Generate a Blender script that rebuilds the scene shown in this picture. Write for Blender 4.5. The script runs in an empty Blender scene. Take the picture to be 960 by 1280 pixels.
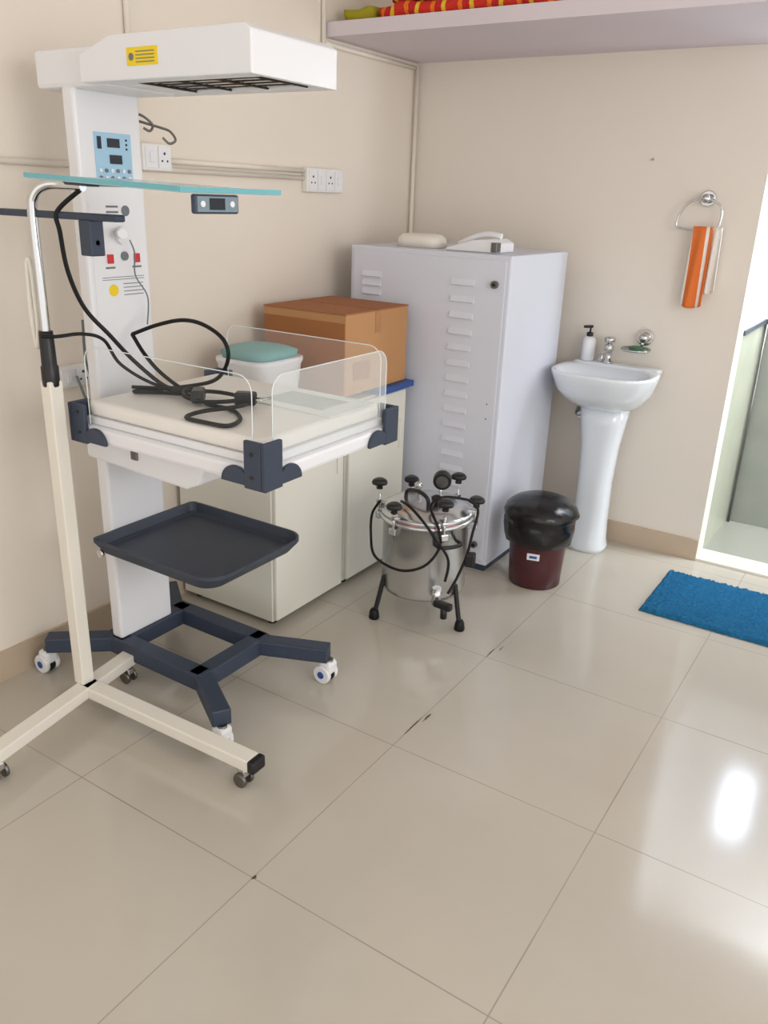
import bpy, bmesh, math, random
from mathutils import Vector, Matrix
random.seed(4)
S=bpy.context.scene
COL=S.collection

# ---------------------------------------------------------------- materials
def srgb(c):
    return tuple(((v/255)/12.92 if v/255<=.04045 else ((v/255+.055)/1.055)**2.4) for v in c)+(1,)
def mat(name,c,rough=.5,metal=0,noise=0,nscale=8,bump=0,bscale=60,emit=0,spec=.5,coat=0):
    m=bpy.data.materials.new(name);m.use_nodes=True
    n=m.node_tree.nodes;l=m.node_tree.links;b=n['Principled BSDF']
    col=srgb(c)
    b.inputs['Base Color'].default_value=col
    b.inputs['Roughness'].default_value=rough;b.inputs['Metallic'].default_value=metal
    b.inputs['Specular IOR Level'].default_value=spec
    b.inputs['Coat Weight'].default_value=coat
    tc=n.new('ShaderNodeTexCoord')
    if noise:
        t=n.new('ShaderNodeTexNoise');t.inputs['Scale'].default_value=nscale;t.inputs['Detail'].default_value=5
        l.new(tc.outputs['Object'],t.inputs['Vector'])
        r=n.new('ShaderNodeMapRange');r.inputs['To Min'].default_value=1-noise;r.inputs['To Max'].default_value=1+noise
        l.new(t.outputs['Fac'],r.inputs['Value'])
        mx=n.new('ShaderNodeVectorMath');mx.operation='SCALE';mx.inputs[0].default_value=col[:3]
        l.new(r.outputs[0],mx.inputs['Scale']);l.new(mx.outputs[0],b.inputs['Base Color'])
    if bump:
        t=n.new('ShaderNodeTexNoise');t.inputs['Scale'].default_value=bscale;t.inputs['Detail'].default_value=4
        l.new(tc.outputs['Object'],t.inputs['Vector'])
        bp=n.new('ShaderNodeBump');bp.inputs['Strength'].default_value=bump;bp.inputs['Distance'].default_value=.01
        l.new(t.outputs['Fac'],bp.inputs['Height']);l.new(bp.outputs[0],b.inputs['Normal'])
    if emit:
        b.inputs['Emission Color'].default_value=col;b.inputs['Emission Strength'].default_value=emit
    return m
def clear_mat(name,c=(235,240,240),fac=.05,mx_=.45):
    m=bpy.data.materials.new(name);m.use_nodes=True
    n=m.node_tree.nodes;l=m.node_tree.links;b=n['Principled BSDF'];o=n['Material Output']
    b.inputs['Base Color'].default_value=srgb(c);b.inputs['Roughness'].default_value=.08
    t=n.new('ShaderNodeBsdfTransparent');mx=n.new('ShaderNodeMixShader')
    fr=n.new('ShaderNodeLayerWeight');fr.inputs[0].default_value=.2
    mr=n.new('ShaderNodeMapRange');mr.inputs['To Min'].default_value=fac;mr.inputs['To Max'].default_value=mx_
    l.new(fr.outputs['Facing'],mr.inputs['Value']);l.new(mr.outputs[0],mx.inputs[0])
    l.new(t.outputs[0],mx.inputs[1]);l.new(b.outputs[0],mx.inputs[2]);l.new(mx.outputs[0],o.inputs['Surface'])
    return m
def floor_mat(name,c,gx,gy,s,line=(116,102,90),rough=.12):
    m=bpy.data.materials.new(name);m.use_nodes=True
    n=m.node_tree.nodes;l=m.node_tree.links;b=n['Principled BSDF']
    tc=n.new('ShaderNodeTexCoord');sp=n.new('ShaderNodeSeparateXYZ');l.new(tc.outputs['Object'],sp.inputs[0])
    def M(op,a,bv,c=None):
        q=n.new('ShaderNodeMath');q.operation=op
        for i,v in enumerate((a,bv)):
            if v is None: continue
            if isinstance(v,(int,float)): q.inputs[i].default_value=v
            else: l.new(v,q.inputs[i])
        return q.outputs[0]
    def line_f(o,g):
        a=M('SUBTRACT',o,g-s*50+ -s/2);a=M('DIVIDE',a,s);a=M('FRACT',a,None);a=M('SUBTRACT',a,.5);a=M('ABSOLUTE',a,None)
        return M('LESS_THAN',a,.0026)
    L=M('MAXIMUM',line_f(sp.outputs[0],gx),line_f(sp.outputs[1],gy))
    t=n.new('ShaderNodeTexNoise');t.inputs['Scale'].default_value=2.2;t.inputs['Detail'].default_value=6
    l.new(tc.outputs['Object'],t.inputs['Vector'])
    cr=n.new('ShaderNodeValToRGB')
    cr.color_ramp.elements[0].position=.3;cr.color_ramp.elements[0].color=srgb([v*.965 for v in c])
    cr.color_ramp.elements[1].position=.7;cr.color_ramp.elements[1].color=srgb(c)
    l.new(t.outputs['Fac'],cr.inputs[0])
    t2=n.new('ShaderNodeTexNoise');t2.inputs['Scale'].default_value=3;l.new(tc.outputs['Object'],t2.inputs['Vector'])
    lf=M('MULTIPLY',L,M('MULTIPLY',t2.outputs['Fac'],.9))
    mx=n.new('ShaderNodeMix');mx.data_type='RGBA';l.new(lf,mx.inputs[0]);l.new(cr.outputs[0],mx.inputs[6]);mx.inputs[7].default_value=srgb(line)
    l.new(mx.outputs[2],b.inputs['Base Color'])
    b.inputs['Roughness'].default_value=rough;b.inputs['Specular IOR Level'].default_value=.6
    bp=n.new('ShaderNodeBump');bp.inputs['Strength'].default_value=.03;bp.inputs['Distance'].default_value=.02
    l.new(t2.outputs['Fac'],bp.inputs['Height']);l.new(bp.outputs[0],b.inputs['Normal'])
    return m
def stripe_mat(name,cols,axis=0,scale=10,rough=.9,bump=.3):
    m=bpy.data.materials.new(name);m.use_nodes=True
    n=m.node_tree.nodes;l=m.node_tree.links;b=n['Principled BSDF']
    tc=n.new('ShaderNodeTexCoord');sp=n.new('ShaderNodeSeparateXYZ');l.new(tc.outputs['Object'],sp.inputs[0])
    a=n.new('ShaderNodeMath');a.operation='MULTIPLY';a.inputs[1].default_value=scale;l.new(sp.outputs[axis],a.inputs[0])
    f=n.new('ShaderNodeMath');f.operation='FRACT';l.new(a.outputs[0],f.inputs[0])
    cr=n.new('ShaderNodeValToRGB');cr.color_ramp.interpolation='CONSTANT'
    e=cr.color_ramp.elements
    while len(e)<len(cols): e.new(.5)
    for i,(p,c) in enumerate(cols): e[i].position=p;e[i].color=srgb(c)
    l.new(f.outputs[0],cr.inputs[0]);l.new(cr.outputs[0],b.inputs['Base Color']);b.inputs['Roughness'].default_value=rough
    t=n.new('ShaderNodeTexNoise');t.inputs['Scale'].default_value=120;l.new(tc.outputs['Object'],t.inputs['Vector'])
    bp=n.new('ShaderNodeBump');bp.inputs['Strength'].default_value=bump;bp.inputs['Distance'].default_value=.01
    l.new(t.outputs['Fac'],bp.inputs['Height']);l.new(bp.outputs[0],b.inputs['Normal'])
    return m

WALL=mat('wall_paint',(231,221,208),.75,noise=.03,nscale=1.5,bump=.06,bscale=40)
WALLB=mat('wall_paint_back',(230,222,211),.75,noise=.03,nscale=1.5,bump=.06,bscale=40)
SLABM=mat('loft_paint',(214,204,210),.8,noise=.03,nscale=3)
CEIL=mat('ceiling_paint',(235,230,226),.85,noise=.02)
SKIRT=mat('skirting_tile',(192,174,152),.35,noise=.08,nscale=6)
FLOOR=floor_mat('vitrified_tile',(192,185,172),-1.007,1.087,.6003)
WHITE=mat('white_enamel',(231,231,234),.35,noise=.015,nscale=5)
STEELW=mat('white_powder_steel',(212,215,226),.42,noise=.02,nscale=4,bump=.02,bscale=300)
CREAM=mat('cream_laminate',(225,223,212),.45,noise=.02,nscale=5)
CREAMP=mat('cream_powdercoat',(228,223,212),.35,noise=.02)
PORC=mat('porcelain',(226,232,238),.12,noise=.01,coat=.5)
CHROME=mat('chrome',(205,205,205),.12,1,noise=.02)
STEEL=mat('brushed_steel',(206,208,210),.26,.95,noise=.06,nscale=14)
STEELD=mat('dark_steel',(120,118,115),.35,1,noise=.05)
NAVY=mat('slate_blue_powdercoat',(50,60,78),.5,noise=.06,nscale=20)
TRAYM=mat('tray_slate',(52,60,74),.45,noise=.05,nscale=20)
BLACK=mat('black_plastic',(18,18,20),.4,noise=.05)
RUBBER=mat('black_rubber',(16,16,16),.5,noise=.05,spec=.3)
BAG=mat('bin_bag',(13,13,15),.22,noise=.1,bump=.35,bscale=22)
MAROON=mat('maroon_plastic',(72,28,34),.3,noise=.08)
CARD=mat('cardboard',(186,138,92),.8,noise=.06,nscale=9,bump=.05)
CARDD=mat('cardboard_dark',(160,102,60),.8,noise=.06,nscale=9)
TAPE=mat('packing_tape',(176,126,82),.25,noise=.03)
BLUE=mat('blue_laminate',(38,78,150),.4,noise=.04)
TEAL=mat('teal_cloth',(120,170,168),.85,noise=.1,bump=.4,bscale=60)
RUG=mat('blue_rug_pile',(14,104,150),.95,noise=.35,nscale=60,bump=1,bscale=160)
ORANGE=stripe_mat('orange_towel_weave',[(0,(222,116,52)),(.30,(238,230,220)),(.50,(222,116,52))],0,16)
TWHITE=mat('white_towel',(236,230,222),.95,noise=.05,nscale=60,bump=.5,bscale=200)
MATT=mat('mattress_vinyl',(234,230,224),.45,noise=.02,bump=.08,bscale=12)
PAPER=stripe_mat('printed_paper',[(0,(230,236,232)),(.6,(200,212,206)),(.72,(230,236,232))],1,40,.6,.02)
ACRY=clear_mat('clear_acrylic',fac=.04,mx_=.3)
ACRYN=clear_mat('clear_acrylic_near',fac=.008,mx_=.06)
ACRE=mat('acrylic_edge',(222,232,232),.2,noise=.02)
GLTEAL=mat('teal_glass_edge',(110,178,188),.2,noise=.05)
GLPALE=mat('pale_glass',(185,212,218),.15,noise=.04)
LBLUE=mat('control_overlay',(160,200,226),.35,noise=.03)
DISP=mat('display_dark',(24,34,48),.15,noise=.03)
RED=mat('red_switch',(205,36,34),.35,noise=.05)
YEL=mat('yellow_label',(240,208,24),.5,noise=.03)
GREYL=mat('grey_print',(110,115,120),.5,noise=.05)
PVC=mat('pvc_conduit',(232,224,212),.5,noise=.02)
SOCK=mat('switch_plate',(232,230,226),.35,noise=.01)
BATHW=mat('bath_wall_tile',(186,188,168),.2,noise=.12,nscale=4)
BATHE=mat('bath_wall_tile_grey',(150,154,146),.2,noise=.15,nscale=5)
BATHU=mat('bath_wall_upper',(226,231,236),.7,noise=.02)
BATHF=floor_mat('bath_floor_tile',(160,160,150),-.6,3.9,.3,(140,140,130),.2)
GRILLE=mat('heater_grille',(70,60,50),.4,.8,noise=.1)
AMBER=mat('heater_element',(190,150,80),.4,.3,noise=.1)
SKY=mat('daylight_pane',(222,236,255),.5,emit=18)
REDCL=stripe_mat('red_yellow_cloth',[(0,(206,44,30)),(.45,(236,120,30)),(.6,(196,30,34)),(.85,(226,190,50))],0,9,.9,.5)
GREENCL=mat('olive_cloth',(160,150,30),.9,noise=.2,bump=.5)

# ---------------------------------------------------------------- helpers
def empty(name,loc=(0,0,0)):
    e=bpy.data.objects.new(name,None);e.location=loc;e.empty_display_size=.1;COL.objects.link(e);return e
def add(name,me,m,parent=None,smooth=False,bev=0,seg=2):
    o=bpy.data.objects.new(name,me);COL.objects.link(o)
    if m and not me.materials: me.materials.append(m)
    if smooth:
        for p in me.polygons:p.use_smooth=True
    if bev:
        b=o.modifiers.new('b','BEVEL');b.width=bev;b.segments=seg;b.limit_method='ANGLE';b.angle_limit=.6
        b.harden_normals=False
    if parent:
        o.parent=parent;o.matrix_parent_inverse=Matrix.Translation(-Vector(parent.location))
    return o
def mesh(vs,fs):
    me=bpy.data.meshes.new('m');me.from_pydata([tuple(v) for v in vs],[],fs);me.update()
    bm=bmesh.new();bm.from_mesh(me);bmesh.ops.recalc_face_normals(bm,faces=bm.faces);bm.to_mesh(me);bm.free();return me
def box(name,x0,x1,y0,y1,z0,z1,m,parent=None,bev=0,seg=2):
    vs=[(x,y,z) for z in (z0,z1) for x,y in ((x0,y0),(x1,y0),(x1,y1),(x0,y1))]
    fs=[(0,3,2,1),(4,5,6,7),(0,1,5,4),(1,2,6,5),(2,3,7,6),(3,0,4,7)]
    return add(name,mesh(vs,fs),m,parent,False,bev,seg)
def obox(name,c,dx,dy,dz,rot,m,parent=None,bev=0):
    R=rot.to_matrix() if hasattr(rot,'to_matrix') else rot
    vs=[Vector(c)+R@Vector((sx*dx/2,sy*dy/2,sz*dz/2)) for sz in(-1,1) for sx,sy in((-1,-1),(1,-1),(1,1),(-1,1))]
    fs=[(0,3,2,1),(4,5,6,7),(0,1,5,4),(1,2,6,5),(2,3,7,6),(3,0,4,7)]
    return add(name,mesh(vs,fs),m,parent,False,bev)
def beam(name,a,b,w,h,m,parent=None,bev=.004):
    a=Vector(a);b=Vector(b);d=(b-a);L=d.length;d.normalize()
    s=Vector((0,0,1)).cross(d)
    if s.length<1e-3: s=Vector((1,0,0))
    s.normalize();u=d.cross(s)
    R=Matrix((d,s,u)).transposed()
    return obox(name,(a+b)/2,L,w,h,R,m,parent,bev)
def cyl(name,a,b,r,m,parent=None,r2=None,n=32,bev=0,smooth=True):
    a=Vector(a);b=Vector(b);r2=r if r2 is None else r2
    d=(b-a).normalized();s=d.orthogonal().normalized();u=d.cross(s)
    vs=[];fs=[]
    for c,q in((a,r),(b,r2)):
        for i in range(n):
            t=2*math.pi*i/n;vs.append(c+q*(math.cos(t)*s+math.sin(t)*u))
    for i in range(n):
        j=(i+1)%n;fs.append((i,j,n+j,n+i))
    fs.append(tuple(range(n))[::-1]);fs.append(tuple(range(n,2*n)))
    o=add(name,mesh(vs,fs),m,parent,False,bev)
    for p in o.data.polygons:
        if len(p.vertices)==4:p.use_smooth=smooth
    return o
def lathe(name,prof,c,m,parent=None,n=40,wob=None):
    vs=[];fs=[];k=len(prof)
    for i,(r,z) in enumerate(prof):
        for j in range(n):
            t=2*math.pi*j/n;rr=r*(1+(wob(t,i) if wob else 0));vs.append((c[0]+rr*math.cos(t),c[1]+rr*math.sin(t),c[2]+z))
    for i in range(k-1):
        for j in range(n):
            q=(j+1)%n;fs.append((i*n+j,i*n+q,(i+1)*n+q,(i+1)*n+j))
    fs.append(tuple(range(n))[::-1]);fs.append(tuple(range((k-1)*n,k*n)))
    return add(name,mesh(vs,fs),m,parent,True)
def loft(name,rings,m,parent=None,cap=True,smooth=True):
    n=len(rings[0]);vs=[v for r in rings for v in r];fs=[]
    for i in range(len(rings)-1):
        for j in range(n):
            q=(j+1)%n;fs.append((i*n+j,i*n+q,(i+1)*n+q,(i+1)*n+j))
    if cap: fs.append(tuple(range(n))[::-1]);fs.append(tuple(range((len(rings)-1)*n,len(rings)*n)))
    return add(name,mesh(vs,fs),m,parent,smooth)
def sup(cx,cy,z,a,b,p=2.4,n=48):
    o=[]
    for i in range(n):
        t=2*math.pi*i/n;c,s=math.cos(t),math.sin(t)
        o.append((cx+a*math.copysign(abs(c)**(2/p),c),cy+b*math.copysign(abs(s)**(2/p),s),z))
    return o
def tube(name,pts,r,m,parent=None,cyc=False,straight=False):
    cu=bpy.data.curves.new('c','CURVE');cu.dimensions='3D'
    sp=cu.splines.new('POLY')
    P=[Vector(p) for p in pts]
    if not straight:
        Q=[];n=len(P)
        rng=range(n if cyc else n-1)
        for i in rng:
            g=lambda k:P[k%n] if cyc else P[max(0,min(n-1,k))]
            a,b,c,d=g(i-1),g(i),g(i+1),g(i+2)
            for s in range(8):
                t=s/8;Q.append(.5*((2*b)+(-a+c)*t+(2*a-5*b+4*c-d)*t*t+(-a+3*b-3*c+d)*t**3))
        if not cyc:Q.append(P[-1])
        P=Q
    sp.points.add(len(P)-1)
    for i,p in enumerate(P): sp.points[i].co=(*p,1)
    sp.use_cyclic_u=cyc
    cu.bevel_depth=r;cu.bevel_resolution=3;cu.use_fill_caps=True
    t=bpy.data.objects.new('t',cu);COL.objects.link(t)
    dg=bpy.context.evaluated_depsgraph_get();dg.update()
    me=bpy.data.meshes.new_from_object(t.evaluated_get(dg));bpy.data.objects.remove(t)
    me.materials.clear()
    return add(name,me,m,parent,True)
def prism_y(name,poly,y0,y1,m,parent=None,bev=0):   # poly in (x,z)
    n=len(poly);vs=[(x,y0,z) for x,z in poly]+[(x,y1,z) for x,z in poly]
    fs=[tuple(range(n)),tuple(range(n,2*n))[::-1]]+[(i,(i+1)%n,n+(i+1)%n,n+i) for i in range(n)]
    return add(name,mesh(vs,fs),m,parent,False,bev)
def prism_x(name,poly,x0,x1,m,parent=None,bev=0):   # poly in (y,z)
    n=len(poly);vs=[(x0,y,z) for y,z in poly]+[(x1,y,z) for y,z in poly]
    fs=[tuple(range(n)),tuple(range(n,2*n))[::-1]]+[(i,(i+1)%n,n+(i+1)%n,n+i) for i in range(n)]
    return add(name,mesh(vs,fs),m,parent,False,bev)
def prism_z(name,poly,z0,z1,m,parent=None,bev=0):
    n=len(poly);vs=[(x,y,z0) for x,y in poly]+[(x,y,z1) for x,y in poly]
    fs=[tuple(range(n))[::-1],tuple(range(n,2*n))]+[(i,(i+1)%n,n+(i+1)%n,n+i) for i in range(n)]
    return add(name,mesh(vs,fs),m,parent,False,bev)
def ball(name,c,r,m,parent=None,sc=(1,1,1)):
    prof=[(max(r*math.sin(math.pi*i/12),.0004)*1,-r*math.cos(math.pi*i/12)*sc[2]) for i in range(13)]
    return lathe(name,prof,c,m,parent,24)

# ---------------------------------------------------------------- room
WX=-2.19; BY=3.60
box('floor',-2.5,2.2,-2.2,BY+.12,-.1,0,FLOOR)
box('wall_left',WX-.15,WX,-2.2,BY+.12,0,2.85,WALL)
box('wall_back',WX,-.62,BY,BY+.12,0,2.85,WALLB)
box('wall_back_right',.28,2.2,BY,BY+.12,0,2.85,WALLB)
box('wall_back_lintel',-.62,.28,BY,BY+.12,2.1,2.85,WALLB)
box('ceiling',-2.5,2.2,-2.2,BY+.12,2.85,2.95,CEIL)
box('loft_slab',WX+.001,2.2,2.90,BY,2.035,2.085,SLABM)
box('baseboard_left',WX,WX+.012,-2.2,BY,0,.10,SKIRT)
box('baseboard_back',WX+.012,-.62,BY-.012,BY,0,.095,SKIRT)
# wash room beyond the opening
box('bathroom_floor',-.78,1.4,BY+.12,4.40,-.1,.0,BATHF)
box('trim_threshold',-.62,.28,BY-.01,BY+.13,.0,.012,mat('threshold_stone',(222,216,204),.25,noise=.05))
box('wall_bathroom_left_tiled',-.74,-.62,BY+.12,4.22,0,1.0,BATHW)
box('wall_bathroom_left_upper',-.74,-.62,BY+.12,4.22,1.0,2.85,BATHU)
box('wall_bathroom_end_tiled',-.74,1.4,4.22,4.34,0,.98,BATHE)
wx0,wx1,wz0,wz1=-.36,-.21,1.45,1.88
box('wall_bathroom_end_upper',-.74,wx0-.03,4.22,4.34,.98,2.85,BATHU)
box('wall_bathroom_end_sill',wx0-.03,wx1+.03,4.22,4.34,.98,wz0-.03,BATHU)
box('wall_bathroom_end_head',wx0-.03,wx1+.03,4.22,4.34,wz1+.03,2.85,BATHU)
box('wall_bathroom_end_side',wx1+.03,1.4,4.22,4.34,.98,2.85,BATHU)
box('wall_bathroom_right',1.4,1.5,BY+.12,4.34,0,2.85,BATHU)
box('ceiling_bathroom',-.78,1.5,BY+.12,4.4,2.85,2.95,CEIL)
DADO=mat('dado_strip',(84,88,96),.4,noise=.05)
box('trim_dado',-.61,1.4,4.212,4.22,.97,1.0,DADO)
box('trim_dado_left',-.62,-.612,BY+.12,4.22,.98,1.0,DADO)
cyl('trim_corner_pipe',(-.605,4.2,0),(-.605,4.2,.98),.006,STEELD)
w=empty('window_1',((wx0+wx1)/2,4.28,1.65))
box('pane',wx0,wx1,4.27,4.28,wz0,wz1,SKY,w)
box('frame_left',wx0-.03,wx0,4.24,4.33,wz0-.03,wz1+.03,WHITE,w);box('frame_right',wx1,wx1+.03,4.24,4.33,wz0-.03,wz1+.03,WHITE,w)
box('frame_bottom',wx0,wx1,4.24,4.33,wz0-.03,wz0,WHITE,w);box('frame_top',wx0,wx1,4.24,4.33,wz1,wz1+.03,WHITE,w)
box('mullion',wx0,wx1,4.255,4.27,wz0+.12,wz0+.135,WHITE,w)

# conduits
c=empty('wall_conduit',(WX,2,1.5))
def cond(n,a,b): cyl(n,a,b,.009,PVC,c,n=12)
cond('run_low',(WX+.010,-1,1.525),(WX+.010,2.76,1.525))
cond('run_mid',(WX+.010,2.06,1.552),(WX+.010,2.76,1.552))
cond('drop_loft',(WX+.010,2.885,2.84),(WX+.010,2.885,2.01))
cond('run_loft',(WX+.010,2.885,2.012),(WX+.010,3.56,2.012))
cond('corner',(WX+.02,3.575,2.02),(WX+.02,3.575,.1))
cond('drop_near',(WX+.010,1.92,2.84),(WX+.010,1.92,1.6))

def board(name,y0,y1,z0,z1,kinds):
    e=empty(name,(WX,(y0+y1)/2,(z0+z1)/2))
    box('plate',WX,WX+.03,y0,y1,z0,z1,SOCK,e,.004)
    n=len(kinds);wd=(y1-y0-.012)/n
    for i,k in enumerate(kinds):
        a=y0+.006+i*wd
        box('module_%d'%i,WX+.03,WX+.033,a+.002,a+wd-.002,z0+.008,z1-.008,WHITE,e,.001)
        ym=a+wd/2;zm=(z0+z1)/2
        if k=='s':
            for dy,dz,r in((0,.012,.0045),(-.011,-.01,.0035),(.011,-.01,.0035)):
                cyl('hole',(WX+.0325,ym+dy,zm+dz),(WX+.0338,ym+dy,zm+dz),r,BLACK,e,n=12)
        else: box('rocker',WX+.033,WX+.037,ym-.009,ym+.009,zm-.016,zm+.016,WHITE,e,.002)
    return e
board('electrical_switchboard',2.76,3.0,1.475,1.565,'swsw')
board('electrical_switchboard',1.93,2.05,1.52,1.60,'ws')
board('electrical_switchboard',1.545,1.77,.885,.95,'wsws')

# ---------------------------------------------------------------- steel cabinet
e=empty('steel_storage_cabinet',(-1.68,3.18,0))
box('carcass',-2.04,-1.32,2.90,3.46,.03,1.28,STEELW,e,.004)
box('plinth',-2.03,-1.33,2.91,3.45,0,.03,NAVY,e)
box('door_panel',-2.025,-1.335,2.893,2.90,.05,1.262,STEELW,e,.003)
def louver(n,x0,x1,z):
    prism_x(n,[(2.893,z+.016),(2.884,z-.004),(2.884,z-.007),(2.893,z-.01)],x0,x1,STEELW,e)
for i in range(3): louver('louver_l%d'%i,-1.975,-1.885,1.17-.035*i)
for i in range(16): louver('louver_r%d'%i,-1.56,-1.46,1.17-.062*i)
for z in(1.175,.12):
    cyl('lock',(-1.375,2.878,z),(-1.375,2.893,z),.014,STEELD,e)
    cyl('lock_core',(-1.375,2.874,z),(-1.375,2.878,z),.006,BLACK,e)
for z in (.72,.66): ball('rivet',(-1.37,2.893,z),.003,STEELD,e)

# things on the cabinet
e=empty('instrument_tray_cover',(-1.86,3.1,1.28))
loft('shell',[sup(-1.80,3.06,1.281,.10,.07,3.5),sup(-1.80,3.06,1.315,.095,.066,3.5),sup(-1.80,3.06,1.33,.08,.055,3),sup(-1.80,3.06,1.334,.05,.03,3)],CREAMP,e)
e=empty('desk_telephone',(-1.5,3.02,1.28))
prism_y('body',[(-1.64,1.281),(-1.42,1.281),(-1.42,1.315),(-1.45,1.33),(-1.52,1.325),(-1.64,1.29)],2.97,3.13,WHITE,e,.006)
tube('handset',[(-1.62,3.05,1.302),(-1.56,3.05,1.33),(-1.5,3.05,1.345),(-1.44,3.05,1.34)],.012,WHITE,e)
box('keypad',-1.44,-1.415,2.962,3.0,1.285,1.32,STEELD,e,.003)

# ---------------------------------------------------------------- cream units with blue top
def unit(y0,y1):
    e=empty('cream_storage_unit',(-1.94,(y0+y1)/2,0))
    box('carcass',-2.165,-1.725,y0,y1,.022,.75,CREAM,e,.003)
    box('front_door',-1.725,-1.708,y0+.005,y1-.005,.03,.742,CREAM,e,.004)
    box('door_pull',-1.708,-1.700,y1-.05,y1-.04,.5,.62,CREAM,e,.002)
    for x in(-2.12,-1.76):
        for y in(y0+.04,y1-.04): cyl('foot',(x,y,0),(x,y,.024),.018,BLACK,e,n=16)
    return e
unit(2.005,2.41);unit(2.435,2.84)
e=empty('blue_counter_board',(-1.93,2.45,.75))
box('board',-2.17,-1.69,2.62,2.865,.7505,.775,BLUE,e,.003)
e=empty('cardboard_box',(-1.91,2.63,.775))
x0,x1,y0,y1,z0,z1=-2.10,-1.72,2.42,2.84,.776,1.07
box('body',x0,x1,y0,y1,z0,z1,CARD,e,.003)
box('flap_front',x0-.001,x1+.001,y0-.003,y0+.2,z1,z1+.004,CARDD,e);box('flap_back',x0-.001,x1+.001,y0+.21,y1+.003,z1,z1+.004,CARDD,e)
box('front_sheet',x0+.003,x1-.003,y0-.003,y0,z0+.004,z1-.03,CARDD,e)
box('tape',x1,x1+.002,y0+.19,y0+.225,z1-.08,z1,TAPE,e)
box('print',x1,x1+.0015,y0+.05,y0+.16,z0+.05,z0+.12,CARDD,e)
e=empty('white_storage_tub',(-1.95,2.2,.75))
loft('tub',[sup(-1.95,2.22,.7505,.10,.11,5),sup(-1.95,2.22,.90,.115,.125,5),sup(-1.95,2.22,.912,.12,.13,5),sup(-1.95,2.22,.925,.12,.13,5)],WHITE,e)
loft('folded_cloth',[sup(-1.95,2.22,.926,.105,.115,4),sup(-1.95,2.22,.948,.11,.12,4),sup(-1.95,2.21,.960,.095,.10,3),sup(-1.94,2.21,.965,.05,.05,3)],TEAL,e)

# ---------------------------------------------------------------- infant warmer
e=empty('infant_radiant_warmer',(-1.75,1.61,0))
def P(f,*a,**k): return f(*a,parent=e,**k)
zb=.105;H=.055;W=.055
near=1.50;far=1.765
P(beam,'base_rail_near',(-1.95,near,zb),(-1.56,near,zb),W,H,NAVY)
P(beam,'base_rail_far',(-1.95,far,zb),(-1.56,far,zb),W,H,NAVY)
P(beam,'base_cross_rear',(-1.94,near-.02,zb),(-1.94,far+.02,zb),.09,H,NAVY)
P(beam,'base_cross_front',(-1.575,near-.025,zb),(-1.575,far+.025,zb),W,H,NAVY)
legs={'front_near':((-1.58,1.51),(-1.385,1.39)),'front_far':((-1.58,1.75),(-1.355,1.845)),'rear_near':((-1.94,1.51),(-2.115,1.365)),'rear_far':((-1.94,1.75),(-2.10,1.87))}
for k,(a,b) in legs.items():
    P(beam,'leg_'+k,(*a,zb),(*b,zb),.055,.05,NAVY)
    cx,cy=b
    P(cyl,'caster_stem_'+k,(cx,cy,.07),(cx,cy,.085),.014,STEELD)
    P(box,'caster_fork_'+k,cx-.026,cx+.020,cy-.024,cy+.024,.034,.080,m=WHITE,bev=.012)
    P(cyl,'caster_wheel_'+k,(cx-.012,cy-.027,.0315),(cx-.012,cy-.010,.0315),.031,WHITE,bev=.004)
    P(cyl,'caster_wheel2_'+k,(cx-.012,cy+.010,.0315),(cx-.012,cy+.027,.0315),.031,WHITE,bev=.004)
    P(cyl,'caster_tyre_'+k,(cx-.012,cy-.008,.0305),(cx-.012,cy+.008,.0305),.030,RUBBER)
    P(cyl,'caster_hub_'+k,(cx-.012,cy-.029,.0315),(cx-.012,cy-.027,.0315),.012,BLUE)
# column
FX=-1.905
P(box,'column',-1.95,FX,1.488,1.70,.13,1.70,m=WHITE,bev=.008)
P(box,'column_seam',FX-.001,FX+.0015,1.493,1.695,1.468,1.472,m=GREYL)
P(box,'control_overlay',FX,FX+.003,1.54,1.66,1.475,1.60,m=LBLUE,bev=.001)
P(box,'display_1',FX+.003,FX+.005,1.580,1.620,1.565,1.587,m=DISP)
P(box,'display_2',FX+.003,FX+.005,1.585,1.625,1.525,1.547,m=DISP)
P(box,'display_3',FX+.003,FX+.005,1.548,1.560,1.560,1.590,m=DISP)
for i in range(3):P(cyl,'indicator_%d'%i,(FX+.003,1.643,1.563+.011*i),(FX+.0045,1.643,1.563+.011*i),.003,DISP,n=10)
for i in range(6):
    P(cyl,'button_%d'%i,(FX+.003,1.552+.019*i,1.490),(FX+.006,1.552+.019*i,1.490),.005,WHITE if i%2 else GREYL,n=12)
    P(cyl,'buttonb_%d'%i,(FX+.003,1.552+.019*i,1.508),(FX+.006,1.552+.019*i,1.508),.005,GREYL if i%2 else WHITE,n=12)
P(box,'service_panel',FX,FX+.0015,1.505,1.685,1.13,1.43,m=WHITE)
P(cyl,'power_inlet',(FX+.0015,1.605,1.345),(FX+.014,1.605,1.345),.024,WHITE)
P(cyl,'probe_connector',(FX+.014,1.59,1.35),(FX+.05,1.57,1.352),.013,WHITE)
P(tube,'probe_lead',[(FX+.04,1.60,1.335),(FX+.045,1.61,1.30),(FX+.03,1.62,1.24),(FX+.04,1.65,1.18),(FX+.02,1.66,1.10)],.002,GREYL)
P(cyl,'socket_grey',(FX+.0015,1.61,1.29),(FX+.006,1.61,1.29),.012,GREYL)
for y in(1.560,1.652): 
    P(box,'red_switch',FX+.0015,FX+.008,y-.009,y+.009,1.272,1.296,m=RED,bev=.001)
    P(box,'label_line',FX+.0015,FX+.0025,y-.016,y+.016,1.258,1.263,m=GREYL)
P(cyl,'yellow_sticker',(FX+.0015,1.565,1.20),(FX+.0025,1.565,1.20),.016,YEL,n=24)
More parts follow.
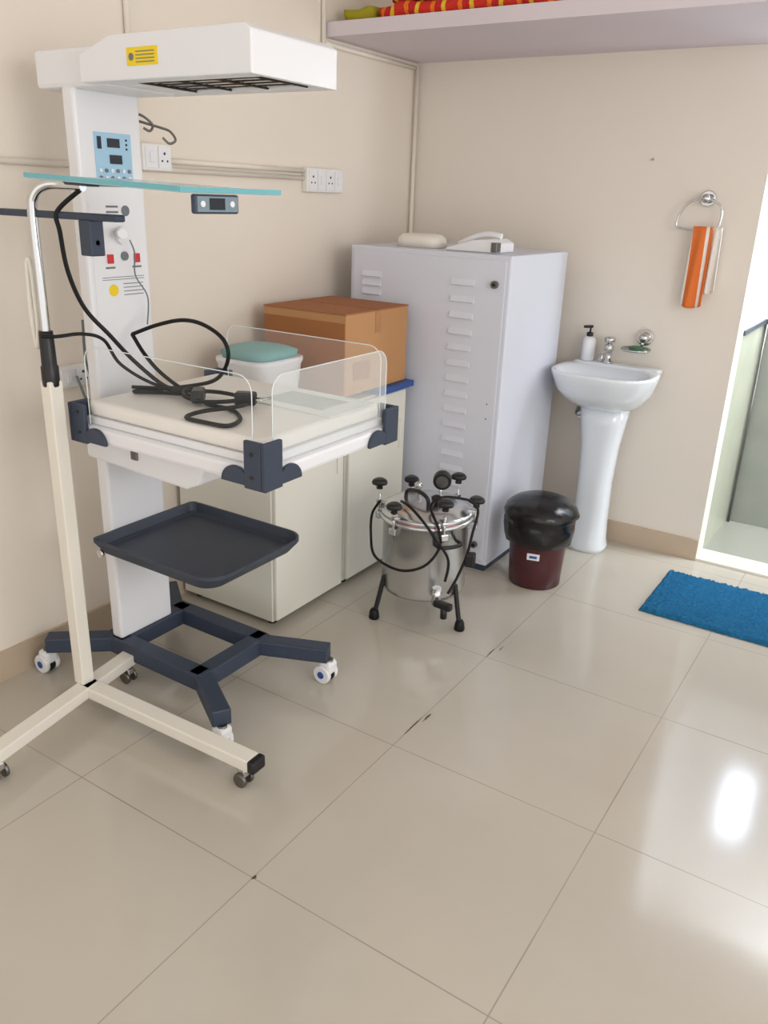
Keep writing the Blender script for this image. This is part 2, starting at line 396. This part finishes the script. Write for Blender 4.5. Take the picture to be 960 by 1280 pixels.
for i in range(4): P(box,'sticker_text',FX+.0015,FX+.0025,1.60,1.67,1.185+.010*i,1.187+.010*i,m=GREYL)
for i in range(2): P(box,'panel_rule',FX+.0015,FX+.0025,1.53,1.675,1.228+.006*i,1.2295+.006*i,m=GREYL)
P(cyl,'logo',(FX+.0015,1.625,1.408),(FX+.0025,1.625,1.408),.014,GREYL)
for i in range(3): P(box,'logo_text',FX+.0015,FX+.0025,1.56,1.60,1.388+.014*i,1.393+.014*i,m=GREYL)
P(tube,'iv_hook',[(-1.94,1.70,1.645),(-1.95,1.74,1.64),(-1.94,1.80,1.63),(-1.94,1.84,1.622),(-1.93,1.85,1.60),(-1.94,1.835,1.59),(-1.95,1.82,1.605)],.0035,STEELD)
P(tube,'iv_hook2',[(-1.94,1.70,1.66),(-1.95,1.75,1.655),(-1.94,1.775,1.635),(-1.94,1.765,1.618),(-1.95,1.75,1.625)],.0035,STEELD)
# hood
P(box,'hood_arm',-2.05,-1.78,1.49,1.72,1.695,1.785,m=WHITE,bev=.012)
x0,x1,y0,y1,zl,zh=-1.83,-1.285,1.455,1.755,1.70,1.795
ix0,ix1,iy0,iy1=x0+.10,x1-.02,y0+.055,y1-.04
prof=[(x0,zl),(x1,zl),(x1,zh-.012),(x1-.02,zh),(x0+.11,zh),(x0,zh-.035)]
vs=[(x,y0,z) for x,z in prof]+[(x,y1,z) for x,z in prof]
n=len(prof);b=2*n
vs+=[(ix0,iy0,zl),(ix1,iy0,zl),(ix1,iy1,zl),(ix0,iy1,zl),(ix0+.02,iy0+.015,zl+.035),(ix1-.02,iy0+.015,zl+.035),(ix1-.02,iy1-.015,zl+.035),(ix0+.02,iy1-.015,zl+.035)]
fs=[tuple(range(n)),tuple(range(n,2*n))[::-1]]+[(i,(i+1)%n,n+(i+1)%n,n+i) for i in range(1,n)]
fs+=[(0,1,b+1,b),(1,n+1,b+2,b+1),(n+1,n,b+3,b+2),(n,0,b,b+3)]
fs+=[(b+i,b+(i+1)%4,b+4+(i+1)%4,b+4+i) for i in range(4)]+[(b+4,b+5,b+6,b+7)]
P(add,'hood_shell',mesh(vs,fs),m=WHITE,bev=.004)
P(box,'heater_reflector',ix0+.022,ix1-.022,iy0+.018,iy1-.018,zl+.028,zl+.033,m=AMBER)
for i in range(10):
    y=iy0+.008+i*.0205
    P(cyl,'grille_rod_%d'%i,(ix0+.004,y,zl+.008),(ix1-.004,y,zl+.008),.0022,CHROME if i%2 else GRILLE,n=8)
for i in range(4):
    x=ix0+.03+i*.12
    P(cyl,'grille_bar_%d'%i,(x,iy0+.004,zl+.004),(x,iy1-.004,zl+.004),.0025,GRILLE,n=8)
P(box,'yellow_hood_label',-1.66,-1.56,y0-.0015,y0,1.728,1.765,m=YEL)
for i in range(4): P(box,'label_print',-1.63,-1.57,y0-.0022,y0-.0014,1.734+.007*i,1.736+.007*i,m=GREYL)
P(cyl,'label_icon',(-1.645,y0-.0022,1.746),(-1.645,y0-.0012,1.746),.008,GREYL,n=16)
# bed
bx0,bx1,by0,by1=-1.83,-1.175,1.345,1.885
P(box,'bed_tray',bx0,bx1,by0,by1,.838,.880,m=WHITE,bev=.01)
P(box,'bed_deck',bx0+.02,bx1-.02,by0+.02,by1-.02,.88,.900,m=WHITE,bev=.004)
P(box,'mattress',bx0+.025,bx1-.025,by0+.022,by1-.03,.900,.942,m=MATT,bev=.016,seg=4)
P(prism_y,'bed_support',[(FX-.005,.75),(-1.52,.735),(-1.475,.755),(-1.46,.79),(-1.46,.84),(FX-.005,.84)],1.43,1.74,m=WHITE,bev=.008)
P(box,'tilt_latch',-1.72,-1.695,1.424,1.431,.78,.815,m=STEELD,bev=.003)
zt=1.09
def panel(n,a,b,m,z0=.885,z1=zt,r=.04):
    a=Vector((*a,0));b=Vector((*b,0));d=(b-a);L=d.length;d.normalize();nn=Vector((-d.y,d.x,0))*.0025
    pts=[(0,z0),(L,z0)]
    for k in range(7): t=math.pi/2*k/6;pts.append((L-r+r*math.cos(t),z1-r+r*math.sin(t)))
    for k in range(7): t=math.pi/2+math.pi/2*k/6;pts.append((r+r*math.cos(t),z1-r+r*math.sin(t)))
    k=len(pts);vs=[a+d*s-nn+Vector((0,0,z)) for s,z in pts]+[a+d*s+nn+Vector((0,0,z)) for s,z in pts]
    P(add,n,mesh(vs,[tuple(range(k)),tuple(range(k,2*k))[::-1]]+[(i,(i+1)%k,k+(i+1)%k,k+i) for i in range(k)]),m=m)
    P(tube,n+'_edge',[a+d*s+Vector((0,0,z)) for s,z in pts[1:]+pts[:1]],.0013,ACRE,straight=True)
panel('side_panel_near',(bx0+.05,by0+.008),(bx1-.04,by0+.008),ACRYN)
panel('side_panel_far',(bx0+.05,by1-.008),(bx1-.04,by1-.008),ACRY)
panel('end_panel_front',(bx1-.008,by0+.04),(bx1-.008,by1-.03),clear_mat('acrylic_painted_reflection',fac=.16,mx_=.4))  # whiter mix paints the daylight reflection into the front panel
def bracket(n,cx,cy,sx,sy,h=.115,z0=.832,ds=.042):
    P(box,n+'_a',min(cx,cx-sx*.052),max(cx,cx-sx*.052),min(cy,cy+sy*.012),max(cy,cy+sy*.012),z0,z0+h,m=NAVY,bev=.003)
    P(box,n+'_b',min(cx,cx+sx*.012),max(cx,cx+sx*.012),min(cy+sy*.012,cy-sy*.052),max(cy+sy*.012,cy-sy*.052),z0,z0+h,m=NAVY,bev=.003)
    pts=[(math.cos(t)*ds,math.sin(t)*ds) for t in [math.pi*i/16 for i in range(17)]]
    P(prism_y,n+'_disc_a',[(cx-sx*.083+p[0],z0+.006+p[1]) for p in pts],*sorted((cy+sy*.001,cy+sy*.011)),m=NAVY,bev=.002)
    P(prism_x,n+'_disc_b',[(cy-sy*.083+p[0],z0+.006+p[1]) for p in pts],*sorted((cx+sx*.001,cx+sx*.011)),m=NAVY,bev=.002)
    for dz in (.03,.085):
        P(cyl,n+'_screw',(cx-sx*.028,cy+sy*.011,z0+dz),(cx-sx*.028,cy+sy*.014,z0+dz),.005,BLACK,n=12)
bracket('corner_front_near',bx1,by0,1,-1)
bracket('corner_front_far',bx1,by1,1,1,.10)
bracket('corner_rear_near',bx0,by0,-1,-1,.105)
bracket('corner_rear_far',bx0,by1,-1,1)
tx0,tx1,ty0,ty1=-1.90,-1.415,1.405,1.815;tz=.485
def rr(x0,x1,y0,y1,r,z):
    o=[]
    for cx,cy,a0 in((x1-r,y1-r,0),(x0+.02,y1-.02,90),(x0+.02,y0+.02,180),(x1-r,y0+r,270)):
        q=r if cx>x0+.03 else .02
        for i in range(9):
            t=math.radians(a0+i*90/8);o.append((cx+q*math.cos(t),cy+q*math.sin(t),z))
    return o
P(loft,'storage_tray',[rr(tx0+.02,tx1-.03,ty0+.02,ty1-.02,.05,tz-.022),rr(tx0,tx1,ty0,ty1,.07,tz+.012),rr(tx0,tx1,ty0,ty1,.07,tz+.022),rr(tx0+.006,tx1-.006,ty0+.006,ty1-.006,.066,tz+.022),rr(tx0+.015,tx1-.015,ty0+.015,ty1-.015,.06,tz-.004),rr(tx0+.03,tx1-.03,ty0+.03,ty1-.03,.06,tz-.008)],m=TRAYM,smooth=False)
P(cyl,'tray_pivot',(-1.86,1.40,.47),(-1.86,1.41,.47),.012,CHROME,n=20)
P(beam,'tray_arm',(-1.91,1.595,.463),(-1.80,1.595,.463),.10,.02,TRAYM)

# paper on the bed
e=empty('instruction_leaflet',(-1.36,1.74,.943))
RZ=Matrix.Rotation(-.02,3,'Z')
obox('sheet',(-1.36,1.735,.9445),.32,.20,.002,RZ,PAPER,e)
obox('photo_print',(-1.36,1.735,.946),.20,.12,.0008,RZ,mat('leaflet_photo',(165,176,172),.4,noise=.4,nscale=25),e)

# cables
z=.949
e=empty('power_cable_coil',(-1.6,1.55,z))
tube('loop_a',[(-1.85,1.572,1.085),(-1.78,1.60,1.115),(-1.70,1.62,1.135),(-1.62,1.62,1.131),(-1.55,1.62,1.10),(-1.535,1.62,1.05),(-1.58,1.62,.99),(-1.67,1.60,.96),(-1.765,1.50,z),(-1.72,1.50,z+.004),(-1.64,1.557,z),(-1.56,1.53,z)],.0055,RUBBER,e)
tube('loop_b',[(-1.85,1.572,1.085),(-1.80,1.565,1.04),(-1.74,1.56,1.0),(-1.66,1.56,.965),(-1.60,1.555,z+.01),(-1.52,1.52,z),(-1.43,1.515,z),(-1.35,1.46,z),(-1.33,1.395,z),(-1.39,1.383,z),(-1.46,1.388,z),(-1.455,1.44,z+.006),(-1.41,1.50,z+.012),(-1.41,1.56,z+.01)],.0055,RUBBER,e)
tube('loop_c',[(-1.60,1.58,z+.012),(-1.55,1.60,z+.012),(-1.49,1.60,z+.012),(-1.45,1.57,z+.012),(-1.50,1.50,z+.012),(-1.58,1.50,z+.014),(-1.62,1.55,z+.02)],.0055,RUBBER,e,cyc=True)
tube('loop_d',[(-1.77,1.49,z+.012),(-1.70,1.53,z+.012),(-1.62,1.53,z+.018),(-1.55,1.55,z+.022)],.005,RUBBER,e)
obox('plug_body',(-1.435,1.575,z+.018),.055,.035,.034,Matrix.Rotation(.5,3,'Z'),BLACK,e,.006)
for dy in(-.01,.0,.01): cyl('pin',(-1.412,1.585+dy,z+.018),(-1.387,1.60+dy,z+.018),.0028,CHROME,e,n=8)
obox('plug_body2',(-1.545,1.515,z+.02),.06,.032,.034,Matrix.Rotation(-.9,3,'Z'),BLACK,e,.006)
ecoil=e

# ---------------------------------------------------------------- phototherapy stand
e=empty('phototherapy_stand',(-1.845,1.30,0))
px,py=-1.845,1.295
beam('base_bar_long',(-1.765,.93,.085),(-1.868,1.50,.085),.05,.035,CREAMP,e)
beam('base_bar_front',(px,py-.0,.085),(-1.205,1.315,.085),.05,.035,CREAMP,e)
obox('end_cap',(-1.195,1.3155,.085),.022,.052,.037,Matrix.Identity(3),BLACK,e,.006)
box('post',px-.02,px+.02,py-.02,py+.02,.10,1.0,CREAMP,e,.004)
for k,(cx,cy) in dict(front=(-1.24,1.315),left=(-1.775,.96),rear=(-1.865,1.47)).items():
    cyl('stem_'+k,(cx,cy,.05),(cx,cy,.07),.008,CHROME,e,n=12)
    box('fork_'+k,cx-.014,cx+.014,cy-.012,cy+.012,.03,.055,CHROME,e,.004)
    for s in(-1,1): cyl('wheel_%s%d'%(k,s),(cx,cy+s*.008,.022),(cx,cy+s*.02,.022),.021,STEELD,e,bev=.004)
lathe('collar',[(.021,0),(.022,.005),(.022,.05),(.019,.055),(.018,.13),(.017,.14)],(px,py,.985),BLACK,e)
tube('chrome_tube',[(px,py,1.10),(px,py,1.25),(px,py,1.40),(px+.008,py+.004,1.445),(px+.035,py+.02,1.468),(px+.08,py+.04,1.470),(px+.13,py+.05,1.468)],.0125,CHROME,e)
beam('mount_bar',(-1.98,1.30,1.402),(-1.58,1.335,1.402),.03,.016,NAVY,e)
box('mount_block',-1.70,-1.66,1.31,1.35,1.315,1.395,NAVY,e,.003)
cyl('mount_pin',(-1.70,1.33,1.345),(-1.66,1.33,1.345),.006,BLACK,e,n=12)
tube('lift_handle',[(px-.045,py,1.28),(px-.05,py,1.15),(px-.04,py,1.08),(px-.028,py,1.14),(px-.03,py,1.28)],.006,CREAMP,e,cyc=True)
R=Matrix.Rotation(math.radians(2.0),3,'Y')
obox('lamp_panel_glass',(-1.485,1.35,1.476),.47,.30,.008,R,GLPALE,e,.002)
obox('lamp_panel_rim_near',(-1.485,1.199,1.479),.474,.004,.010,R,GLTEAL,e)
obox('lamp_panel_rim_front',(-1.249,1.35,1.470),.004,.30,.010,R,GLTEAL,e)
obox('lamp_panel_arm',(-1.72,1.34,1.475),.10,.03,.012,R,NAVY,e)
box('timer_box',-1.262,-1.248,1.24,1.365,1.425,1.462,NAVY,e,.004)
box('timer_overlay',-1.248,-1.247,1.245,1.36,1.429,1.458,mat('timer_face',(120,140,150),.3,noise=.05),e)
box('timer_display',-1.247,-1.2462,1.278,1.322,1.433,1.455,DISP,e)
for y in(1.258,1.342): cyl('timer_button',(-1.247,y,1.444),(-1.244,y,1.444),.006,WHITE,e,n=12)
tube('power_lead',[(px+.12,py+.05,1.46),(-1.765,1.305,1.41),(-1.769,1.31,1.364),(-1.78,1.33,1.27),(-1.782,1.37,1.18),(-1.757,1.42,1.11),(-1.73,1.47,1.04),(-1.68,1.52,.975),(-1.64,1.55,.962)],.0055,RUBBER,ecoil)
tube('data_lead',[(-1.83,1.27,1.115),(-1.806,1.30,1.115),(-1.78,1.355,1.118),(-1.757,1.40,1.10),(-1.76,1.45,1.03),(-1.70,1.51,.975),(-1.63,1.56,.965)],.0045,RUBBER,ecoil)

e=empty('wall_power_cord',(WX,1.6,.9))
tube('cord',[(WX+.04,1.60,.92),(WX+.07,1.60,.86),(WX+.06,1.63,.80),(WX+.04,1.68,.84),(WX+.05,1.65,.90),(WX+.09,1.60,.98),(WX+.12,1.58,1.1)],.004,GREYL,e)

# ---------------------------------------------------------------- autoclave
cx,cy=-1.36,2.44
e=empty('pressure_autoclave',(cx,cy,0))
lathe('vessel',[(.135,.112),(.152,.118),(.156,.135),(.156,.39),(.160,.392),(.172,.395),(.172,.408),(.160,.410)],(cx,cy,0),STEEL,e,64)
lathe('lid',[(.168,.412),(.168,.424),(.155,.428),(.14,.442),(.09,.456),(.03,.460)],(cx,cy,0),STEEL,e,64)
lathe('gasket',[(.160,.4095),(.166,.4095),(.166,.4125),(.16,.4125)],(cx,cy,0),RED,e,64)
for i in range(6):
    t=math.radians(20+60*i);ax,ay=cx+.178*math.cos(t),cy+.178*math.sin(t)
    obox('lug_%d'%i,(cx+.170*math.cos(t),cy+.170*math.sin(t),.378),.035,.03,.025,Matrix.Rotation(t,3,'Z'),STEEL,e,.003)
    cyl('bolt_%d'%i,(ax,ay,.36),(ax,ay,.455),.005,CHROME,e,n=12)
    lathe('knob_%d'%i,[(.010,0),(.012,.004),(.010,.012),(.018,.016),(.026,.020),(.028,.028),(.024,.036),(.012,.038)],(ax,ay,.425+(.05 if i%2 else .02)),BLACK,e,20,wob=lambda a,k:.12*math.cos(3*a))
    obox('clamp_%d'%i,(cx+.16*math.cos(t),cy+.16*math.sin(t),.428),.055,.02,.012,Matrix.Rotation(t,3,'Z'),CHROME,e,.002)
cyl('gauge_stem',(cx+.03,cy+.04,.45),(cx+.03,cy+.04,.50),.006,CHROME,e,n=12)
cyl('pressure_gauge',(cx+.045,cy+.02,.525),(cx+.03,cy+.05,.528),.033,BLACK,e,bev=.003)
cyl('gauge_face',(cx+.046,cy+.018,.5249),(cx+.045,cy+.02,.525),.022,STEELD,e)
lathe('steam_valve',[(.008,0),(.008,.03),(.014,.034),(.014,.05),(.006,.056)],(cx-.05,cy+.02,.45),CHROME,e,16)
lathe('weight_valve',[(.008,0),(.008,.02),(.018,.024),(.020,.04),(.010,.046)],(cx+.06,cy-.04,.448),BLACK,e,16)
tube('lid_handle',[(cx-.06,cy-.05,.448),(cx-.055,cy-.05,.49),(cx,cy-.07,.505),(cx+.045,cy-.08,.49),(cx+.05,cy-.08,.448)],.007,BLACK,e)
for s in(-1,1):
    t=math.radians(-32+ (0 if s>0 else 180))
    a=Vector((math.cos(t),math.sin(t),0));b=Vector((-a.y,a.x,0));c0=Vector((cx,cy,.345))
    tube('side_handle',[c0+a*.15-b*.045,c0+a*.185-b*.04,c0+a*.195,c0+a*.185+b*.04,c0+a*.15+b*.045],.007,BLACK,e)
for i,t in enumerate((math.radians(-127),math.radians(-12),math.radians(110))):
    a=Vector((math.cos(t),math.sin(t),0));c0=Vector((cx,cy,0))
    tube('leg_%d'%i,[c0+a*.156+Vector((0,0,.17)),c0+a*.162+Vector((0,0,.14)),c0+a*.177+Vector((0,0,.07)),c0+a*.188+Vector((0,0,.02))],.009,BLACK,e)
    lathe('rubber_foot_%d'%i,[(.018,.0),(.020,.006),(.017,.03),(.011,.04)],tuple(c0+a*.19),RUBBER,e,20)
t=math.radians(-45);a=Vector((math.cos(t),math.sin(t),0));c0=Vector((cx,cy,.158))
cyl('drain_pipe',c0+a*.15,c0+a*.20,.014,CHROME,e,n=16)
cyl('drain_cock',c0+a*.19+Vector((0,0,-.03)),c0+a*.19+Vector((0,0,.035)),.017,CHROME,e,n=16)
obox('drain_lever',c0+a*.225+Vector((.015,0,-.012)),.07,.026,.026,Matrix.Rotation(t+.7,3,'Z'),BLACK,e,.006)
cyl('drain_spout',c0+a*.225+Vector((.02,0,-.02)),c0+a*.225+Vector((.02,0,-.06)),.012,BLACK,e,n=16)
def pol(t,r,z): t=math.radians(t);return (cx+r*math.cos(t),cy+r*math.sin(t),z)
tube('mains_cable_a',[pol(-150,.17,.44),pol(-155,.20,.38),pol(-150,.20,.30),pol(-130,.195,.255),pol(-105,.18,.24),pol(-80,.18,.245),pol(-58,.185,.28),pol(-45,.19,.35),pol(-48,.19,.42),pol(-55,.13,.475),pol(-30,.11,.50),pol(0,.16,.49)],.005,RUBBER,e)
tube('mains_cable_b',[pol(0,.16,.49),pol(2,.20,.46),pol(-8,.205,.38),pol(-15,.205,.30),pol(-25,.20,.22),pol(-34,.20,.17)],.005,RUBBER,e)
tube('mains_cable_c',[pol(-110,.12,.47),pol(-85,.15,.475),pol(-66,.19,.45),pol(-50,.20,.38),pol(-36,.20,.30),pol(-38,.20,.22)],.005,RUBBER,e)
obox('mains_plug',pol(-12,.215,.29),.035,.035,.05,Matrix.Rotation(.3,3,'Z'),BLACK,e,.006)

# ---------------------------------------------------------------- bin
cx,cy=-1.125,2.965
e=empty('waste_bin',(cx,cy,0))
lathe('bucket',[(.100,0),(.105,.004),(.110,.10),(.118,.22),(.124,.235),(.124,.25),(.112,.25)],(cx,cy,0),MAROON,e,48)
lathe('bin_liner',[(.124,.185),(.132,.19),(.137,.215),(.142,.25),(.143,.27),(.140,.285),(.148,.295),(.150,.31),(.140,.333),(.118,.352),(.085,.366),(.045,.374),(.01,.376)],(cx,cy,0),BAG,e,64,wob=lambda t,i:(.022*math.sin(5*t+i*.9)+.012*math.sin(13*t+1.7*i))*(1 if i<8 else .3))
tt=math.radians(-75)
obox('label',(cx+.116*math.cos(tt),cy+.116*math.sin(tt),.150),.05,.003,.028,Matrix.Rotation(tt+math.pi/2,3,'Z'),WHITE,e,.002)
obox('label_band',(cx+.118*math.cos(tt),cy+.118*math.sin(tt),.150),.03,.003,.01,Matrix.Rotation(tt+math.pi/2,3,'Z'),BLUE,e)

# ---------------------------------------------------------------- wash basin
cx=-1.075
e=empty('pedestal_wash_basin',(cx,3.42,0))
R_=[]
for z,a,b,yy in ((0,.088,.085,3.45),(.02,.088,.085,3.45),(.05,.080,.078,3.45),(.15,.074,.07,3.455),(.32,.072,.067,3.455),(.48,.080,.070,3.46),(.58,.094,.08,3.46),(.665,.104,.09,3.46)):
    R_.append(sup(cx+.0,yy,z,a,b,2.6))
loft('pedestal',R_,PORC,e)
R_=[]
for z,a,b,yy in ((.645,.06,.07,3.46),(.655,.11,.10,3.455),(.69,.162,.14,3.43),(.735,.194,.168,3.41),(.785,.209,.182,3.40),(.808,.215,.187,3.395),(.818,.215,.187,3.395),(.821,.208,.180,3.395),(.812,.190,.146,3.36),(.77,.175,.130,3.36),(.72,.13,.10,3.36),(.70,.06,.05,3.36)):
    R_.append(sup(cx,yy,z,a,b,2.7))
loft('basin',R_,PORC,e)
box('tap_deck',cx-.19,cx+.19,3.515,3.585,.80,.826,PORC,e,.01)
tx=-1.12
lathe('tap_body',[(.024,0),(.024,.006),(.015,.012),(.015,.05),(.020,.055),(.020,.075),(.011,.082)],(tx,3.545,.826),CHROME,e,24)
tube('tap_spout',[(tx,3.545,.872),(tx,3.51,.880),(tx,3.46,.872),(tx,3.44,.855)],.011,CHROME,e)
lathe('tap_head',[(.008,0),(.008,.006),(.022,.010),(.024,.026),(.018,.032)],(tx,3.545,.905),CHROME,e,12)
tube('waste_pipe',[(cx-.04,3.50,.66),(cx-.12,3.50,.60),(cx-.14,3.52,.60),(cx-.14,3.57,.62)],.014,CHROME,e)
cyl('angle_valve',(cx-.14,3.56,.58),(cx-.14,3.60,.58),.02,CHROME,e)
sx=-1.212
e=empty('soap_dispenser_bottle',(sx,3.545,.826))
lathe('bottle',[(.026,.0),(.029,.003),(.029,.085),(.024,.098),(.012,.104)],(sx,3.545,.8265),WHITE,e,24)
lathe('collar',[(.013,0),(.014,.002),(.014,.016),(.006,.018)],(sx,3.545,.930),BLACK,e,16)
cyl('pump_stem',(sx,3.545,.947),(sx,3.545,.968),.004,BLACK,e,n=10)
beam('pump_head',(sx+.008,3.55,.972),(sx-.02,3.515,.972),.013,.012,BLACK,e)
e=empty('wall_soap_dish',(-1.0,3.58,.9))
cyl('rosette',(-.985,3.587,.945),(-.985,BY,.945),.036,CHROME,e,bev=.004)
ball('chrome_boss',(-.985,3.575,.945),.022,CHROME,e)
lathe('dish',[(.03,-.004),(.055,.0),(.062,.012),(.058,.012),(.05,.004),(.01,.003)],(-1.0,3.53,.893),clear_mat('dish_glass',(150,165,150),.5,.7),e,32)
lathe('soap_bar',[(.02,0),(.03,.004),(.03,.012),(.02,.016)],(-1.0,3.53,.897),mat('green_soap',(60,110,80),.5,noise=.1),e,24)
tube('dish_ring',[(-1.0+.06*math.cos(t*math.pi/6),3.53+.06*math.sin(t*math.pi/6),.90) for t in range(12)],.003,CHROME,e,cyc=True)
cyl('ring_stem',(-.99,3.59,.94),(-.99,3.575,.905),.006,CHROME,e,n=12)

# ---------------------------------------------------------------- towel ring and towel
e=empty('towel_ring',(-.82,3.6,1.5))
cyl('rosette',(-.82,3.588,1.505),(-.82,BY,1.505),.030,CHROME,e,bev=.003)
cyl('arm',(-.82,3.56,1.505),(-.82,3.59,1.505),.010,CHROME,e,n=16)
ball('knob',(-.82,3.555,1.505),.018,CHROME,e)
pts=[(-.875,1.492),(-.908,1.45),(-.918,1.405),(-.90,1.392),(-.82,1.385),(-.775,1.385),(-.757,1.40),(-.752,1.46),(-.775,1.49)]
tube('ring',[(x,3.555,zz) for x,zz in [(-.82,1.505),*pts]],.0045,CHROME,e,cyc=True)
et=empty('hand_towel',(-.8,3.55,1.4))
def towel(name,xa,xb,yc,zt_,zb_,m,off):
    vs=[];fs=[];nx,nz=14,20
    for s in(0,1):
        for i in range(nx+1):
            u=i/nx
            for j in range(nz+1):
                v=j/nz
                x=xa+(xb-xa)*(u*(1-.18*(1-v))+.09*(1-v))+off*v
                y=yc+(.016-.008*v)*(-1 if s else 1)*.6+.010*math.sin(u*9+v*1.5)*v**.4
                zz=zt_+(zb_-zt_)*v-.012*math.sin(u*3.1)*v
                vs.append((x,y,zz))
    N=(nx+1)*(nz+1)
    for s in(0,1):
        for i in range(nx):
            for j in range(nz):
                a=s*N+i*(nz+1)+j;fs.append((a,a+1,a+nz+2,a+nz+1))
    for i in range(nx):
        a=i*(nz+1);fs.append((a,a+nz+1,N+a+nz+1,N+a));a+=nz;fs.append((a,a+nz+1,N+a+nz+1,N+a))
    for j in range(nz):
        fs.append((j,j+1,N+j+1,N+j));a=nx*(nz+1)+j;fs.append((a,a+1,N+a+1,N+a))
    add(name,mesh(vs,fs),m,et,True)
towel('orange_striped_part',-.852,-.765,3.545,1.402,1.10,ORANGE,-.004)
towel('white_part',-.785,-.735,3.557,1.40,1.16,TWHITE,.003)
e=empty('wall_nail',(-1.06,3.6,1.645));cyl('nail',(-1.06,3.590,1.645),(-1.06,BY,1.645),.0045,mat('nail_paint',(176,160,144),.6,noise=.05),e,n=12)

# ---------------------------------------------------------------- rug
e=empty('blue_bath_mat',(-.3,3.17,0))
vs=[];fs=[];nx,ny=120,72
for i in range(nx+1):
    for j in range(ny+1):
        ex=1 if 0<i<nx and 0<j<ny else 0
        x=-.68+.72*i/nx;y=2.955+.43*j/ny
        if not ex: x+=random.uniform(-.004,.004);y+=random.uniform(-.004,.004)
        vs.append((x,y,.003+ex*(.010+random.random()*.010)))
for i in range(nx):
    for j in range(ny):
        a=i*(ny+1)+j;fs.append((a,a+ny+1,a+ny+2,a+1))
add('pile',mesh(vs,fs),RUG,e,True);box('backing',-.675,.035,2.96,3.38,.0005,.006,RUG,e)

# floor scuffs along the tile joint
e=empty('floor_scuff_mark',(-1.0,1.82,0))
SC=mat('scuff_dirt',(84,72,62),.7,noise=.3)
def sliver(n,x,y,l,w,k):
    pts=[(x+w*(.5-random.random())*.5+ (w if s>0 else -w)*math.sin(math.pi*q/8)*(.5+.5*random.random()),y+l*(q/8-.5)+k*0) for s in (1,-1) for q in (range(9) if s>0 else range(8,-1,-1))]
    prism_z(n,pts,.0002,.0008,SC,e)
sliver('chip_a',-1.008,1.80,.10,.003,0);sliver('chip_b',-.995,1.86,.05,.004,0);sliver('chip_c',-1.008,2.32,.07,.003,0);sliver('chip_d',-.99,2.37,.04,.002,0);sliver('chip_e',-1.005,1.09,.016,.005,0)

# ---------------------------------------------------------------- loft textiles
e=empty('folded_blanket_pile',(-1.6,3.05,2.085))
def cloth(n,x0,x1,y0,y1,z0,h,m):
    rg=[]
    for k,(g,zz) in enumerate(((.0,0),(.012,h*.2),(.014,h*.55),(.006,h*.85),(-.02,h))):
        r=sup((x0+x1)/2,(y0+y1)/2,z0+zz,(x1-x0)/2+g,(y1-y0)/2+g,7,64)
        rg.append([(x+.004*math.sin(y*60+k),y+.006*math.sin(x*50+k*1.3),z+(.006*math.sin(x*40) if k else 0)) for x,y,z in r])
    loft(n,rg,m,e)
cloth('red_blanket',-1.97,-1.24,2.93,3.3,2.087,.05,REDCL)
cloth('second_blanket',-1.92,-1.28,2.94,3.3,2.142,.05,REDCL)
cloth('olive_blanket',-2.13,-2.0,2.95,3.25,2.087,.05,GREENCL)

# ---------------------------------------------------------------- light
wd=bpy.data.worlds.new('w');S.world=wd;wd.use_nodes=True
wd.node_tree.nodes['Background'].inputs[0].default_value=(1.0,.985,.97,1);wd.node_tree.nodes['Background'].inputs[1].default_value=1.38
def area(n,loc,rot,sx,sy,p,c):
    L=bpy.data.lights.new(n,'AREA');L.shape='RECTANGLE';L.size=sx;L.size_y=sy;L.energy=p;L.color=c
    o=bpy.data.objects.new(n,L);o.location=loc;o.rotation_euler=rot;COL.objects.link(o)
area('right_fill_light',(2.1,.6,1.7),(0,math.radians(90),0),1.2,1.6,32,(1,.97,.94))  # added fill light on the open right side, no window built here
area('bath_top_fill',(.35,3.97,2.78),(0,0,0),.8,.35,50,(.88,.94,1))  # added fill below the bath ceiling to brighten its walls, no fixture
area('bath_side_fill',(1.35,3.97,1.5),(0,math.radians(90),0),1.2,.4,26,(.84,.92,1))  # added bluish fill beside the solid right bath wall, no opening there
S.view_settings.view_transform='Standard'
# ---------------------------------------------------------------- camera
f,pi,ro,ya=1027.68,.36726,.03739,-.56398
cy,sy=math.cos(ya),math.sin(ya);cp,sp=math.cos(pi),math.sin(pi)
fw=Vector((sy*cp,cy*cp,-sp));rt=Vector((cy,-sy,0));up=rt.cross(fw)
r2=math.cos(ro)*rt+math.sin(ro)*up;u2=-math.sin(ro)*rt+math.cos(ro)*up
cam=bpy.data.cameras.new('camera');co=bpy.data.objects.new('camera',cam);COL.objects.link(co)
M=Matrix((r2,u2,-fw)).transposed().to_4x4();M.translation=Vector((0,0,1.472));co.matrix_world=M
cam.sensor_fit='VERTICAL';cam.sensor_height=36;cam.lens=36*f/1280;cam.clip_start=.02
S.camera=co
